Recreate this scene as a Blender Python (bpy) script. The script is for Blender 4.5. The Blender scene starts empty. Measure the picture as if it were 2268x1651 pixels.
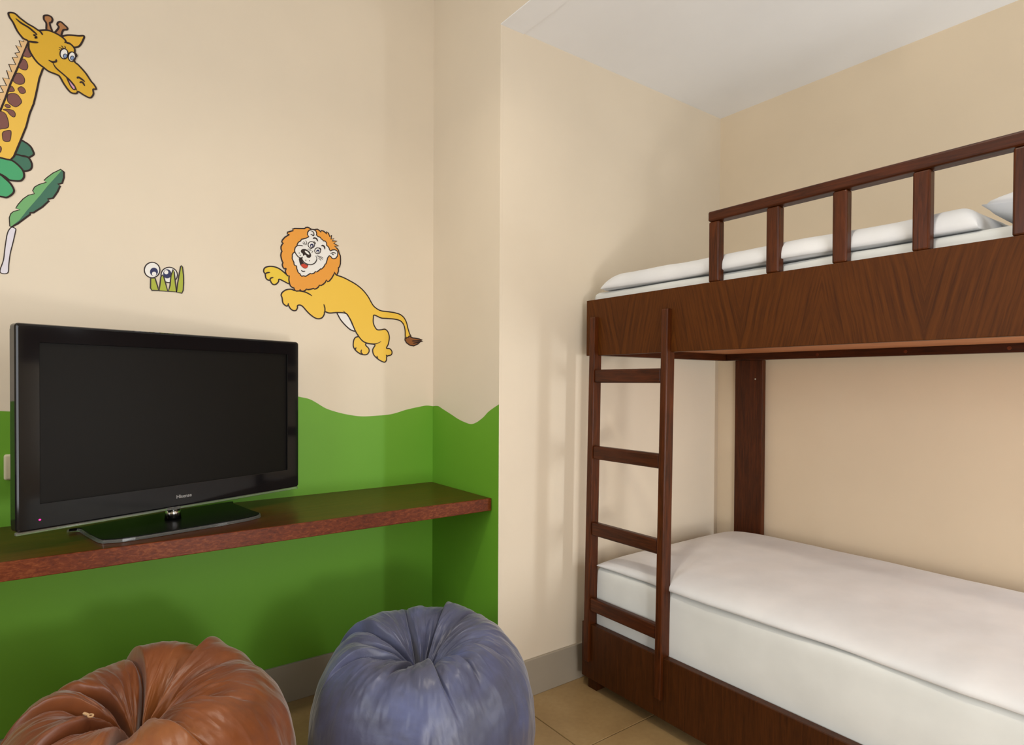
import bpy, bmesh, math, random
from mathutils import Vector, Matrix, noise
from mathutils.geometry import delaunay_2d_cdt

random.seed(7)
scene = bpy.context.scene
COL = scene.collection

# ------------------------------------------------------------------ camera
cam_data = bpy.data.cameras.new('camera')
cam = bpy.data.objects.new('camera', cam_data)
COL.objects.link(cam)
YAW, PIT, ROL = -0.63460, 0.0122, 0.0048
def cam_axes():
    cy, sy = math.cos(YAW), math.sin(YAW); cp, sp = math.cos(PIT), math.sin(PIT); cr, sr = math.cos(ROL), math.sin(ROL)
    Ry = Matrix(((cy, 0, sy), (0, 1, 0), (-sy, 0, cy)))
    Rx = Matrix(((1, 0, 0), (0, cp, -sp), (0, sp, cp)))
    Rz = Matrix(((cr, -sr, 0), (sr, cr, 0), (0, 0, 1)))
    return (Rz @ Rx @ Ry) @ Matrix(((1, 0, 0), (0, 0, -1), (0, 1, 0)))
_w = cam_axes()
right, down, fwd = Vector(_w[0]), Vector(_w[1]), Vector(_w[2])
m4 = Matrix.Identity(4)
for i in range(3):
    m4[i][0] = right[i]; m4[i][1] = -down[i]; m4[i][2] = -fwd[i]
m4.translation = Vector((0, 0, 1.15))
cam.matrix_world = m4
cam_data.sensor_fit = 'HORIZONTAL'
cam_data.sensor_width = 36.0
cam_data.lens = 1348.04 / 2268 * 36.0
cam_data.shift_y = 38.44 / 2268
cam_data.clip_start = 0.02
scene.camera = cam

# ------------------------------------------------------------------ world, lights, exposure
world = bpy.data.worlds.new('world'); scene.world = world
world.use_nodes = True
bg = world.node_tree.nodes['Background']
bg.inputs['Color'].default_value = (0.75, 0.85, 1.0, 1); bg.inputs['Strength'].default_value = 0.6

def area(name, loc, aim, sx, sy, power, color, spread=180):
    d = bpy.data.lights.new(name, 'AREA'); d.shape = 'RECTANGLE'; d.size = sx; d.size_y = sy
    d.energy = power; d.color = color; d.spread = math.radians(spread)
    o = bpy.data.objects.new(name, d); COL.objects.link(o); o.location = loc
    o.rotation_euler = (Vector(aim) - Vector(loc)).to_track_quat('-Z', 'Y').to_euler()
    return o
# added area lights in two unseen windows behind the camera, standing in for flashes
area('added_daylight_1', (0.62, -0.83, 1.25), (0.9, 0.7, 1.5), 0.66, 1.66, 21, (0.97, 0.98, 1.0))
area('added_daylight_2', (2.39, -0.83, 1.12), (1.8, 0.9, 1.12), 0.18, 1.20, 34, (0.93, 0.97, 1.0))
area('added_daylight_3', (-1.73, 1.00, 1.60), (0, 0.85, 1.85), 1.06, 1.16, 29, (0.95, 0.98, 1.0))  # added at an unseen left opening to brighten the alcove side
# added low area light beside the camera, standing in for a flash, and a lamp on the high ceiling in front of the television wall
area('added_flash_light', (0.60, -0.35, 0.58), (1.0, 1.9, 1.15), 0.22, 0.22, 9, (1.0, 0.96, 0.90))
area('ceiling_lamp_light', (0.45, 0.75, 2.74), (0.45, 0.75, 0), 0.14, 0.14, 13, (1.0, 0.90, 0.74), 140)

vs = scene.view_settings
scene.display_settings.display_device = 'sRGB'
vs.view_transform = 'Standard'; vs.look = 'None'; vs.gamma = 1.0; vs.use_curve_mapping = False
vs.exposure = -0.27

# ------------------------------------------------------------------ helpers
def lin(r, g, b):
    f = lambda c: (c / 255 / 12.92) if c / 255 <= 0.04045 else ((c / 255 + 0.055) / 1.055) ** 2.4
    return (f(r), f(g), f(b), 1.0)

class NT:
    def __init__(self, name):
        self.m = bpy.data.materials.new(name); self.m.use_nodes = True
        self.t = self.m.node_tree; self.b = self.t.nodes['Principled BSDF']
    def n(self, kind, **kw):
        nd = self.t.nodes.new(kind)
        for k, v in kw.items():
            if k.startswith('i_'):
                key = k[2:]
                key = int(key) if key.isdigit() else key.replace('_', ' ')
                nd.inputs[key].default_value = v
            else: setattr(nd, k, v)
        return nd
    def l(self, a, b): self.t.links.new(a, b)
    def ramp(self, fac, stops):
        r = self.n('ShaderNodeValToRGB')
        e = r.color_ramp.elements
        while len(e) < len(stops): e.new(0.5)
        for el, (p, c) in zip(e, stops): el.position = p; el.color = c
        self.l(fac, r.inputs['Fac']); return r.outputs['Color']
    def pos(self): return self.n('ShaderNodeNewGeometry').outputs['Position']
    def mapped(self, scale, rot=(0, 0, 0), src=None):
        mp = self.n('ShaderNodeMapping'); mp.inputs['Scale'].default_value = scale; mp.inputs['Rotation'].default_value = rot
        self.l(src or self.pos(), mp.inputs['Vector']); return mp.outputs['Vector']
    def noise(self, scale, detail=3, vec=None, rough=0.55, dist=0.0):
        nn = self.n('ShaderNodeTexNoise'); nn.inputs['Scale'].default_value = scale; nn.inputs['Detail'].default_value = detail
        nn.inputs['Roughness'].default_value = rough; nn.inputs['Distortion'].default_value = dist
        self.l(vec or self.pos(), nn.inputs['Vector']); return nn.outputs['Fac']
    def bump(self, h, strength, dist, base=None):
        b = self.n('ShaderNodeBump'); b.inputs['Strength'].default_value = strength; b.inputs['Distance'].default_value = dist
        self.l(h, b.inputs['Height'])
        if base: self.l(base, b.inputs['Normal'])
        return b.outputs['Normal']
    def math(self, op, a, b=None):
        n = self.n('ShaderNodeMath', operation=op)
        for i, v in enumerate((a, b)):
            if v is None: continue
            if isinstance(v, (int, float)): n.inputs[i].default_value = v
            else: self.l(v, n.inputs[i])
        return n.outputs[0]
    def set(self, **kw):
        for k, v in kw.items(): self.b.inputs[k.replace('_', ' ')].default_value = v

def plain(name, col, rough=0.5, spec=0.5, **kw):
    t = NT(name); t.set(Base_Color=col, Roughness=rough, Specular_IOR_Level=spec)
    for k, v in kw.items(): t.b.inputs[k.replace('_', ' ')].default_value = v
    return t.m

def paint(name, col, var=0.05, rough=0.55, bump=0.12):
    t = NT(name)
    f = t.noise(1.7, 4); g = t.noise(45, 4)
    c0 = tuple(c * (1 - var) for c in col[:3]) + (1,); c1 = tuple(min(1, c * (1 + var)) for c in col[:3]) + (1,)
    t.l(t.ramp(f, [(0.3, c0), (0.7, c1)]), t.b.inputs['Base Color'])
    t.set(Roughness=rough, Specular_IOR_Level=0.35)
    h = t.noise(9, 5)
    n1 = t.bump(h, bump, 0.006); t.l(t.bump(g, bump * 0.9, 0.001, n1), t.b.inputs['Normal'])
    return t.m

def wood(name, dark, light, axis='y', rough=0.38, coat=0.05, stretch=14.0, scale=5.0, spec=0.22):
    """axis = the direction in which the grain runs"""
    t = NT(name)
    sc = {'x': (1, stretch, stretch), 'y': (stretch, 1, stretch), 'z': (stretch, stretch, 1)}[axis]
    v = t.mapped(sc)
    a = t.noise(scale, 5, v, 0.6, 1.2); b = t.noise(scale * 5, 3, v, 0.6, 0.2)
    f = t.math('ADD', t.math('MULTIPLY', a, 0.7), t.math('MULTIPLY', b, 0.3))
    t.l(t.ramp(f, [(0.32, dark), (0.5, tuple((p + q) / 2 for p, q in zip(dark, light))), (0.68, light)]), t.b.inputs['Base Color'])
    t.set(Roughness=rough, Coat_Weight=coat, Coat_Roughness=0.22, Specular_IOR_Level=spec)
    t.l(t.bump(f, 0.15, 0.002), t.b.inputs['Normal'])
    return t.m

def veneer(name):
    """book-matched veneer: grain fans out in V shapes along the board"""
    t = NT(name)
    sp = t.n('ShaderNodeSeparateXYZ'); t.l(t.pos(), sp.inputs[0])
    y, z = sp.outputs['Y'], sp.outputs['Z']
    wob = t.math('MULTIPLY', t.math('SUBTRACT', t.noise(3.0, 2), 0.5), 0.03)
    yy = t.math('ADD', t.math('ADD', y, 20 * 0.48 - 0.57), wob)
    d = t.math('PINGPONG', yy, 0.24)
    g = t.math('SUBTRACT', d, t.math('MULTIPLY', z, 0.24))
    cb = t.n('ShaderNodeCombineXYZ'); t.l(t.math('MULTIPLY', g, 62), cb.inputs[0]); t.l(t.math('MULTIPLY', z, 2.2), cb.inputs[1])
    a = t.noise(1.9, 5, cb.outputs[0], 0.62, 0.35)
    cb2 = t.n('ShaderNodeCombineXYZ'); t.l(t.math('MULTIPLY', g, 150), cb2.inputs[0]); t.l(t.math('MULTIPLY', z, 9), cb2.inputs[1])
    b = t.noise(2.0, 3, cb2.outputs[0], 0.6)
    f = t.math('ADD', t.math('MULTIPLY', a, 0.72), t.math('MULTIPLY', b, 0.28))
    t.l(t.ramp(f, [(0.30, lin(54, 25, 2)), (0.47, lin(76, 38, 5)), (0.70, lin(94, 50, 9))]), t.b.inputs['Base Color'])
    t.set(Roughness=0.5, Specular_IOR_Level=0.15)
    t.l(t.bump(f, 0.1, 0.001), t.b.inputs['Normal'])
    return t.m

def fabric(name, c0, c1, rough=0.8, sheen=0.0, weave=900, wr=0.25, wscale=14, dist=0.004):
    t = NT(name)
    t.l(t.ramp(t.noise(5, 4), [(0.35, c0), (0.65, c1)]), t.b.inputs['Base Color'])
    t.set(Roughness=rough, Sheen_Weight=sheen, Sheen_Roughness=0.4, Specular_IOR_Level=0.25)
    n1 = t.bump(t.noise(wscale, 3, t.mapped((1, 0.45, 1)), 0.5, 0.8), wr, dist)
    t.l(t.bump(t.noise(weave, 1), 0.08, 0.0005, n1), t.b.inputs['Normal'])
    return t.m

def satin(name, c0, c1, c2, rough=0.40):
    t = NT(name)
    f = t.noise(3.5, 4, None, 0.6, 0.8)
    t.l(t.ramp(f, [(0.3, c0), (0.5, c1), (0.72, c2)]), t.b.inputs['Base Color'])
    t.set(Roughness=rough, Specular_IOR_Level=0.45, Sheen_Weight=0.35, Sheen_Roughness=0.4)
    n1 = t.bump(t.noise(30, 4, None, 0.55, 1.2), 0.16, 0.004)
    t.l(t.bump(t.noise(700, 2), 0.08, 0.0004, n1), t.b.inputs['Normal'])
    return t.m

def finish(o, mat, parent, smooth=False):
    if isinstance(mat, (list, tuple)):
        for m in mat: o.data.materials.append(m)
    else: o.data.materials.append(mat)
    COL.objects.link(o)
    if parent: o.parent = parent
    if smooth:
        for p in o.data.polygons: p.use_smooth = True
    return o

def obj(name, bm, mat, parent=None, smooth=False, origin=None):
    """link bm (built in world coordinates) as one mesh; children are stored relative to their parent"""
    org = Vector(origin) if origin else (world_origin(parent) if parent else None)
    if org: bmesh.ops.translate(bm, verts=bm.verts, vec=-org)
    bmesh.ops.recalc_face_normals(bm, faces=bm.faces)
    me = bpy.data.meshes.new(name); bm.to_mesh(me); bm.free()
    o = bpy.data.objects.new(name, me)
    if origin:
        o.location = origin if not parent else Vector(origin) - world_origin(parent)
    return finish(o, mat, parent, smooth)

def world_origin(o):
    v = Vector((0, 0, 0))
    while o: v += o.location; o = o.parent
    return v

def tag(o, label=None, cat=None, group=None, kind=None):
    if label: o['label'] = label
    if cat: o['category'] = cat
    if group: o['group'] = group
    if kind: o['kind'] = kind
    return o
def thing(name, loc, label, cat, group=None, rz=0):
    o = bpy.data.objects.new(name, None); COL.objects.link(o); o.location = loc; o.rotation_euler = (0, 0, rz)
    o.empty_display_size = 0.05
    return tag(o, label, cat, group)

def add_box(bm, x0, x1, y0, y1, z0, z1, bev=0.0, seg=2):
    vs_ = [bm.verts.new((x, y, z)) for x in (x0, x1) for y in (y0, y1) for z in (z0, z1)]
    fs = [(0, 1, 3, 2), (4, 6, 7, 5), (0, 4, 5, 1), (2, 3, 7, 6), (0, 2, 6, 4), (1, 5, 7, 3)]
    faces = [bm.faces.new([vs_[i] for i in f]) for f in fs]
    if bev > 0:
        eds = list({e for f in faces for e in f.edges})
        bmesh.ops.bevel(bm, geom=eds, offset=bev, segments=seg, profile=0.5, affect='EDGES')
    return bm
def box(*a, **k):
    bm = bmesh.new(); add_box(bm, *a, **k); return bm

def catmull(pts, n=5, closed=True):
    out = []; N = len(pts)
    for i in range(N if closed else N - 1):
        p0 = pts[(i - 1) % N] if closed or i > 0 else pts[0]
        p1 = pts[i]; p2 = pts[(i + 1) % N]
        p3 = pts[(i + 2) % N] if closed or i + 2 < N else pts[-1]
        for k in range(n):
            t = k / n; t2 = t * t; t3 = t2 * t
            out.append(tuple(0.5 * (2 * b + (c - a) * t + (2 * a - 5 * b + 4 * c - d) * t2 + (3 * b - a - 3 * c + d) * t3)
                             for a, b, c, d in zip(p0, p1, p2, p3)))
    if not closed: out.append(pts[-1])
    return out
def lerp_curve(pts, t):
    """pts: [(t, v)...] piecewise smooth"""
    if t <= pts[0][0]: return pts[0][1]
    for (a, va), (b, vb) in zip(pts, pts[1:]):
        if t <= b:
            s = (t - a) / (b - a); s = s * s * (3 - 2 * s) if len(pts) < 3 else s
            return va + (vb - va) * s
    return pts[-1][1]

# ------------------------------------------------------------------ materials
M = {}
CREAM = (226, 213, 192)
M['cream'] = paint('cream wall paint', lin(*CREAM), 0.035)
M['peach'] = paint('peach beige wall paint', lin(232, 214, 186), 0.035)
M['green'] = paint('grass green wall paint', lin(106, 164, 44), 0.04, 0.5)
M['ceil'] = paint('white ceiling paint', lin(244, 245, 247), 0.03, 0.7)
M['skirt'] = paint('grey stone skirting', lin(160, 150, 134), 0.08, 0.5, 0.05)
t = NT('beige stone floor tile')
f1 = t.noise(4, 5); f2 = t.noise(60, 4)
t.l(t.ramp(t.math('ADD', t.math('MULTIPLY', f1, 0.75), t.math('MULTIPLY', f2, 0.25)), [(0.3, lin(140, 112, 74)), (0.55, lin(160, 132, 90)), (0.75, lin(174, 148, 106))]), t.b.inputs['Base Color'])
t.set(Roughness=0.38, Specular_IOR_Level=0.45); t.l(t.bump(f2, 0.06, 0.001), t.b.inputs['Normal']); M['tile'] = t.m
M['grout'] = plain('dark floor grout', lin(92, 76, 50), 0.9)
M['fascia'] = veneer('book-matched mahogany veneer')
M['wood_y'] = wood('mahogany stained pine along bed', lin(40, 16, 4), lin(82, 37, 11), 'y')
M['wood_z'] = wood('mahogany stained pine upright', lin(44, 18, 4), lin(92, 43, 12), 'z')
M['wood_x'] = wood('mahogany stained pine across bed', lin(40, 16, 4), lin(82, 37, 11), 'x')
M['panel'] = wood('dark brown veneer panel', lin(46, 21, 4), lin(76, 38, 9), 'z', 0.45, 0.0)
M['ply'] = wood('pale orange plywood', lin(160, 98, 62), lin(196, 132, 88), 'y', 0.6, 0.0, 8)
M['shelf_top'] = wood('polished dark shelf top', lin(52, 25, 7), lin(84, 44, 14), 'x', 0.3, 0.1, 10, 4)
t = NT('speckled mahogany shelf edge')
f1 = t.noise(70, 4, t.mapped((1.0, 1, 2.2), (0, 0.6, 0)), 0.6, 0.6); f2 = t.noise(7, 3)
t.l(t.ramp(t.math('ADD', t.math('MULTIPLY', f1, 0.7), t.math('MULTIPLY', f2, 0.3)), [(0.33, lin(72, 26, 7)), (0.52, lin(102, 44, 16)), (0.70, lin(132, 70, 34))]), t.b.inputs['Base Color'])
t.set(Roughness=0.4, Specular_IOR_Level=0.25); t.l(t.bump(f1, 0.25, 0.001), t.b.inputs['Normal']); M['shelf_edge'] = t.m
M['sheet'] = fabric('white cotton sheet', lin(212, 214, 211), lin(220, 222, 219), 0.85, 0.1, wr=0.05, wscale=6, dist=0.01)
M['duvet'] = fabric('white cotton duvet cover', lin(218, 219, 220), lin(228, 228, 228), 0.85, 0.1, wr=0.05, wscale=7, dist=0.01)
M['blue'] = satin('slate blue satin', lin(62, 63, 78), lin(76, 80, 106), lin(92, 100, 140))
M['brown'] = satin('copper brown satin', lin(92, 44, 16), lin(124, 66, 26), lin(150, 92, 44))
M['black'] = plain('glossy black plastic', (0.006, 0.006, 0.007, 1), 0.07, 0.35)
M['blackbase'] = plain('black glass', (0.004, 0.004, 0.004, 1), 0.30, 0.05)
M['blackmat'] = plain('matt black plastic', (0.012, 0.012, 0.012, 1), 0.45)
M['screen'] = plain('matt dark display', (0.006, 0.005, 0.004, 1), 0.42, 0.14)
M['chrome'] = plain('chrome', (0.6, 0.6, 0.6, 1), 0.12, Metallic=1.0)
M['clear'] = plain('clear acrylic edge', (0.86, 0.88, 0.84, 1), 0.06, Transmission_Weight=0.9, IOR=1.45)
M['led'] = plain('standby light', (1, 0.02, 0.3, 1), 0.3, Emission_Color=(1.0, 0.02, 0.32, 1), Emission_Strength=1.6)
M['silver'] = plain('silver lettering', lin(150, 150, 150), 0.3, Metallic=0.6)
M['ivory'] = plain('ivory plastic', lin(206, 198, 166), 0.3)
M['zip'] = plain('beige zip', lin(196, 160, 120), 0.4)
M['screw'] = plain('bright screw', lin(190, 185, 175), 0.3, Metallic=0.8)
PRINT = dict(lion=(238, 196, 72), lionf=(232, 200, 62), mane=(232, 158, 60), white=(236, 234, 230), ink=(38, 18, 14), red=(200, 66, 40), navy=(28, 34, 84),
             tuft=(138, 84, 38), gir=(234, 190, 78), girh=(218, 172, 44), girm=(226, 176, 54), horn=(172, 118, 70), spot=(124, 80, 74), fringe=(224, 186, 134),
             pink=(214, 156, 190), blue=(126, 150, 192), leafd=(62, 112, 92), leafl=(72, 164, 112), leafm=(112, 172, 112), lilac=(222, 218, 228), grass=(168, 178, 50))
for k, c in PRINT.items():
    M['p_' + k] = plain('printed vinyl ' + k, lin(*c), 0.42, 0.4)

# ------------------------------------------------------------------ the room
XB, XD, YA, YC = 1.231, 2.505, 2.2255, 1.749       # return wall, right wall, television wall, alcove end wall
YN, XN = -0.8, -1.7                                # walls behind the camera
ZC, ZH = 2.402, 2.80                               # alcove ceiling, high ceiling
WAVE_A = [(-1.7, 1.02), (-1.2, 1.07), (-0.7, 1.10), (-0.35, 1.085), (-0.145, 1.063), (-0.05, 1.06), (0.12, 1.085), (0.32, 1.115), (0.5, 1.125), (0.62, 1.108),
          (0.691, 1.093), (0.72, 1.086), (0.745, 1.073), (0.779, 1.052), (0.813, 1.039), (0.857, 1.027), (0.919, 1.017), (0.994, 1.018), (1.051, 1.023),
          (1.11, 1.038), (1.171, 1.049), (1.202, 1.053), (1.231, 1.050)]
WAVE_B = [(2.2255, 1.050), (2.182, 1.052), (2.145, 1.042), (2.074, 1.022), (2.023, 1.007), (1.973, 0.997), (1.932, 0.993), (1.894, 1.001), (1.849, 1.022), (1.811, 1.046), (1.749, 1.073)]

def painted_wall(name, wave, to3, top, th):
    """wall whose lower part is painted green up to a wavy line"""
    pts = catmull(wave, 6, False)
    bm = bmesh.new(); cols = []
    for (s, z) in pts:
        cols.append([bm.verts.new(to3(s, q, 0)) for q in (0.0, z, top)] + [bm.verts.new(to3(s, q, th)) for q in (top, 0.0)])
    for a, b in zip(cols, cols[1:]):
        for k in range(5):
            f = bm.faces.new((a[k], b[k], b[(k + 1) % 5], a[(k + 1) % 5])); f.material_index = 1 if k == 0 else 0
    for c in (cols[0], cols[-1]): bm.faces.new(c)
    return tag(obj(name, bm, [M['cream'], M['green']]), kind='structure')

painted_wall('wall_left', WAVE_A, lambda s, z, t_: (s, YA + t_, z), ZH, 0.1)
painted_wall('wall_return', WAVE_B, lambda s, z, t_: (XB + t_, s, z), ZH, 0.012)
# block behind the return wall, its far face is the alcove end wall
tag(obj('wall_alcove', box(XB + 0.0121, XD + 0.1, YC, YC + 0.10, 0, ZH), M['cream']), kind='structure')
tag(obj('wall_right', box(XD, XD + 0.1, YN, YC + 0.1, 0, ZH), M['peach']), kind='structure')
W3 = (0.45, 1.55, 1.00, 2.20)  # opening added in the unseen wall for the left fill light
bm = bmesh.new()
for a, b, c, d in ((YN - 0.1, W3[0], 0, ZH), (W3[1], YA + 0.1, 0, ZH), (W3[0], W3[1], 0, W3[2]), (W3[0], W3[1], W3[3], ZH)): add_box(bm, XN - 0.1, XN, a, b, c, d)
tag(obj('wall_near', bm, M['cream']), kind='structure')
bm = bmesh.new()
for y in (W3[0], W3[1] - 0.04): add_box(bm, XN - 0.02, XN + 0.01, y, y + 0.04, W3[2], W3[3], 0.004)
for z in (W3[2], W3[3] - 0.04): add_box(bm, XN - 0.02, XN + 0.01, W3[0], W3[1], z, z + 0.04, 0.004)
tag(obj('added_window_3', bm, M['wood_z']), kind='structure')
# header over the alcove opening, flush with the return wall
tag(obj('trim_1', box(XB, XB + 0.1, YN, YC, ZC, ZH), M['cream']), kind='structure')
tag(obj('ceiling_alcove', box(XB + 0.1, XD, YN, YC, ZC, ZC + 0.1), M['ceil']), kind='structure')
bm = bmesh.new(); add_box(bm, XB + 0.0004, XB + 0.0996, YN, YC - 0.0002, ZC - 0.003, ZC)
tag(obj('trim_2', bm, M['ceil']), kind='structure')
tag(obj('ceiling', box(XN - 0.1, XB + 0.1, YN - 0.1, YA + 0.1, ZH, ZH + 0.1), M['ceil']), kind='structure')
# wall behind the camera with two openings added for the light
W1 = (0.25, 0.99, 0.40, 2.10); W2 = (2.28, 2.495, 0.50, 1.74)
bm = bmesh.new()
xs = [XN - 0.1, W1[0], W1[1], W2[0], W2[1], XD + 0.1]
for a, b in ((0, 1), (2, 3), (4, 5)): add_box(bm, xs[a], xs[b], YN - 0.1, YN, 0, ZH)
for w in (W1, W2):
    add_box(bm, w[0], w[1], YN - 0.1, YN, 0, w[2]); add_box(bm, w[0], w[1], YN - 0.1, YN, w[3], ZH)
tag(obj('wall_front', bm, M['cream']), kind='structure')
for i, w in enumerate((W1, W2)):  # frames of the two added, unseen openings
    bm = bmesh.new()
    for x in (w[0], w[1] - 0.04): add_box(bm, x, x + 0.04, YN - 0.02, YN + 0.01, w[2], w[3], 0.004)
    for z in (w[2], w[3] - 0.04): add_box(bm, w[0], w[1], YN - 0.02, YN + 0.01, z, z + 0.04, 0.004)
    tag(obj('added_window_%d' % (i + 1), bm, M['wood_z']), kind='structure')

# floor: grout bed with separate tiles
fl = tag(obj('floor', box(XN - 0.1, XD + 0.1, YN - 0.1, YA + 0.1, -0.1, -0.004), M['grout']), kind='structure')
TS = 0.42
tb = box(-TS / 2 + 0.0016, TS / 2 - 0.0016, -TS / 2 + 0.0016, TS / 2 - 0.0016, -0.012, 0.0, 0.0012, 1)
tile_me = bpy.data.meshes.new('floor_tile'); bmesh.ops.recalc_face_normals(tb, faces=tb.faces); tb.to_mesh(tile_me); tb.free(); tile_me.materials.append(M['tile'])
for i in range(-8, 3):
    for j in range(-7, 3):
        cx, cy = 1.303 + (i + 0.5) * TS, 1.392 + (j + 0.5) * TS
        if cx < XN + 0.1 or cx > XD + 0.15 or cy < YN + 0.1 or cy > YA + 0.15: continue
        if cx > XB and cy > YC + 0.1: continue
        o = bpy.data.objects.new('floor_tile', tile_me); COL.objects.link(o); o.parent = fl; o.location = (cx, cy, 0)

# skirting
def skirting(name, x0, x1, y0, y1): return tag(obj(name, box(x0, x1, y0, y1, 0, 0.136, 0.002), M['skirt']), kind='structure')
skirting('baseboard_left', XN, XB, YA - 0.012, YA)
skirting('baseboard_return', XB - 0.010, XB, YC - 0.012, YA - 0.012)
skirting('baseboard_alcove', XB, XD, YC - 0.012, YC)
skirting('baseboard_right', XD - 0.012, XD, YN, YC - 0.012)

# ------------------------------------------------------------------ bunk bed
XF = 1.605
bed = thing('bunk_bed', (XF, 0.72, 0), 'dark mahogany wooden bunk bed with ladder and guard rail against the cream wall', 'bunk bed')
Y0, Y1 = -0.27, 1.703
obj('side_fascia', box(XF, XF + 0.024, Y0, Y1, 1.2525, 1.462, 0.0015), M['fascia'], bed)
obj('end_beam', box(XF + 0.026, 2.475, 1.672, 1.703, 1.254, 1.40, 0.002), M['wood_x'], bed)
obj('end_beam', box(XF + 0.026, 2.475, Y0, Y0 + 0.03, 1.254, 1.40, 0.002), M['wood_x'], bed)
obj('back_beam', box(2.45, 2.475, Y0 + 0.032, 1.670, 1.254, 1.40, 0.002), M['wood_y'], bed)
tag(obj('bed_base', box(XF + 0.026, 2.448, Y0 + 0.032, 1.670, 1.284, 1.300), M['ply'], bed), 'pale orange plywood base under the upper mattress')
# guard rail and balusters
obj('guard_rail', box(XF - 0.004, XF + 0.040, Y0 + 0.25, 1.161, 1.648, 1.679, 0.006, 3), M['wood_y'], bed)
for y0, y1 in ((1.124, 1.161), (0.931, 0.970), (0.748, 0.785), (0.563, 0.600), (0.375, 0.412), (0.188, 0.225), (0.0, 0.037)):
    obj('baluster', box(XF + 0.001, XF + 0.030, y0, y1, 1.462, 1.648, 0.005, 3), M['wood_z'], bed)
# back post on the wall, hidden twin at the other end
for y0, y1 in ((1.505, 1.640), (Y0 + 0.06, Y0 + 0.19)):
    p = obj('wall_post', box(2.476, 2.503, y0, y1, 0.0, 1.254, 0.002), M['wood_z'], bed)
bm = bmesh.new(); bmesh.ops.create_cone(bm, cap_ends=True, segments=10, radius1=0.004, radius2=0.003, depth=0.003, matrix=Matrix.Translation((2.4745, 1.537, 1.170)) @ Matrix.Rotation(math.pi / 2, 4, 'Y'))
tag(obj('screw', bm, M['screw'], bed), 'bright screw head in the back post')
for y in (1.25, 0.93, 0.63):
    bm = bmesh.new(); bmesh.ops.create_cone(bm, cap_ends=True, segments=12, radius1=0.006, radius2=0.006, depth=0.002, matrix=Matrix.Translation((2.4492, y, 1.268)) @ Matrix.Rotation(math.pi / 2, 4, 'Y'))
    obj('wood_plug', bm, M['shelf_edge'], bed)
# lower bed
obj('lower_side_panel', box(1.575, 1.603, Y0, 1.686, 0.046, 0.250, 0.0025), M['panel'], bed)
obj('lower_end_panel', box(1.605, 2.474, 1.662, 1.686, 0.046, 0.250, 0.002), M['panel'], bed)
obj('lower_base', box(1.605, 2.474, Y0 + 0.03, 1.660, 0.17, 0.198), M['ply'], bed)
for y in (1.626, 0.70, Y0 + 0.05):
    obj('foot', box(1.594, 1.64, y, y + 0.045, 0.0, 0.1, 0.002), M['panel'], bed)
    obj('foot', box(2.42, 2.466, y, y + 0.045, 0.0, 0.17, 0.002), M['panel'], bed)
# ladder: two lapped uprights leaning very slightly, four rungs
def upright(y0, y1):
    bm = bmesh.new()
    zt, zb = 1.394, 0.113
    xf = lambda z: 1.585 + (z - zt) / (zt - zb) * 0.025
    prof = [(xf(zt), zt), (XF - 0.0005, zt), (XF - 0.0005, 1.2522), (xf(1.2522) + 0.038, 1.2522), (xf(0.2505) + 0.042, 0.2505), (1.5745, 0.2505), (1.5745, zb), (xf(zb), zb)]
    a = [bm.verts.new((x, y0, z)) for x, z in prof]; b = [bm.verts.new((x, y1, z)) for x, z in prof]
    bm.faces.new(a); bm.faces.new(b[::-1])
    n = len(prof)
    for i in range(n): bm.faces.new((a[i], b[i], b[(i + 1) % n], a[(i + 1) % n]))
    bm.edges.ensure_lookup_table()
    es = [e for e in bm.edges if abs(e.verts[0].co.x - xf(e.verts[0].co.z)) < 1e-4 and abs(e.verts[1].co.x - xf(e.verts[1].co.z)) < 1e-4]
    bmesh.ops.bevel(bm, geom=es, offset=0.004, segments=3, profile=0.5, affect='EDGES')
    return obj('ladder_upright', bm, M['wood_z'], bed)
upright(1.638, 1.665); upright(1.299, 1.326)
for zb in (1.150, 0.867, 0.584, 0.303):
    xf = 1.585 + (zb - 1.394) / 1.281 * 0.025 + 0.004
    obj('ladder_rung', box(xf, xf + 0.026, 1.3262, 1.6378, zb, zb + 0.049, 0.006, 3), M['wood_y'], bed)

# ------------------------------------------------------------------ bedding
def fbm(x, y, z=0.0, o=3):
    return noise.fractal(Vector((x, y, z)), 1.0, 2.0, o, noise_basis='PERLIN_ORIGINAL')
def mattress(name, x0, x1, y0, y1, z0, z1, label, seed, sag=0.0):
    bm = bmesh.new(); add_box(bm, x0, x1, y0, y1, z0, z1, 0.022, 5)
    bmesh.ops.subdivide_edges(bm, edges=[e for e in bm.edges if e.calc_length() > 0.05], cuts=22, use_grid_fill=True)
    bmesh.ops.triangulate(bm, faces=[f for f in bm.faces if len(f.verts) > 4])
    for v in bm.verts:
        c = v.co
        k = 0.004 * fbm(c.x * 3 + seed, c.y * 4, c.z * 5)
        if c.z < z0 + 0.01: k = 0
        v.co.x += k * (1 if c.x > (x0 + x1) / 2 else -1) * 0.8; v.co.z += k
        if v.co.x < (x0 + x1) / 2 and z0 + 0.03 < c.z < z1 - 0.03:
            v.co.x -= 0.004 * math.sin((c.z - z0) / (z1 - z0) * math.pi)
    for v in bm.verts: v.co.z = max(v.co.z, z0 + 0.0005)
    o = obj(name, bm, M['sheet'], None, True, origin=((x0 + x1) / 2, (y0 + y1) / 2, z0))
    return tag(o, label, 'mattress')
mattress('mattress', 1.632, 2.446, Y0 + 0.04, 1.700 - 0.002, 1.3012, 1.494, 'mattress in a white fitted sheet on the upper bunk', 1.0)
mattress('mattress', 1.609, 2.440, Y0 + 0.04, 1.654, 0.1995, 0.458, 'mattress in a white fitted sheet on the lower bunk', 5.0)

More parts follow.
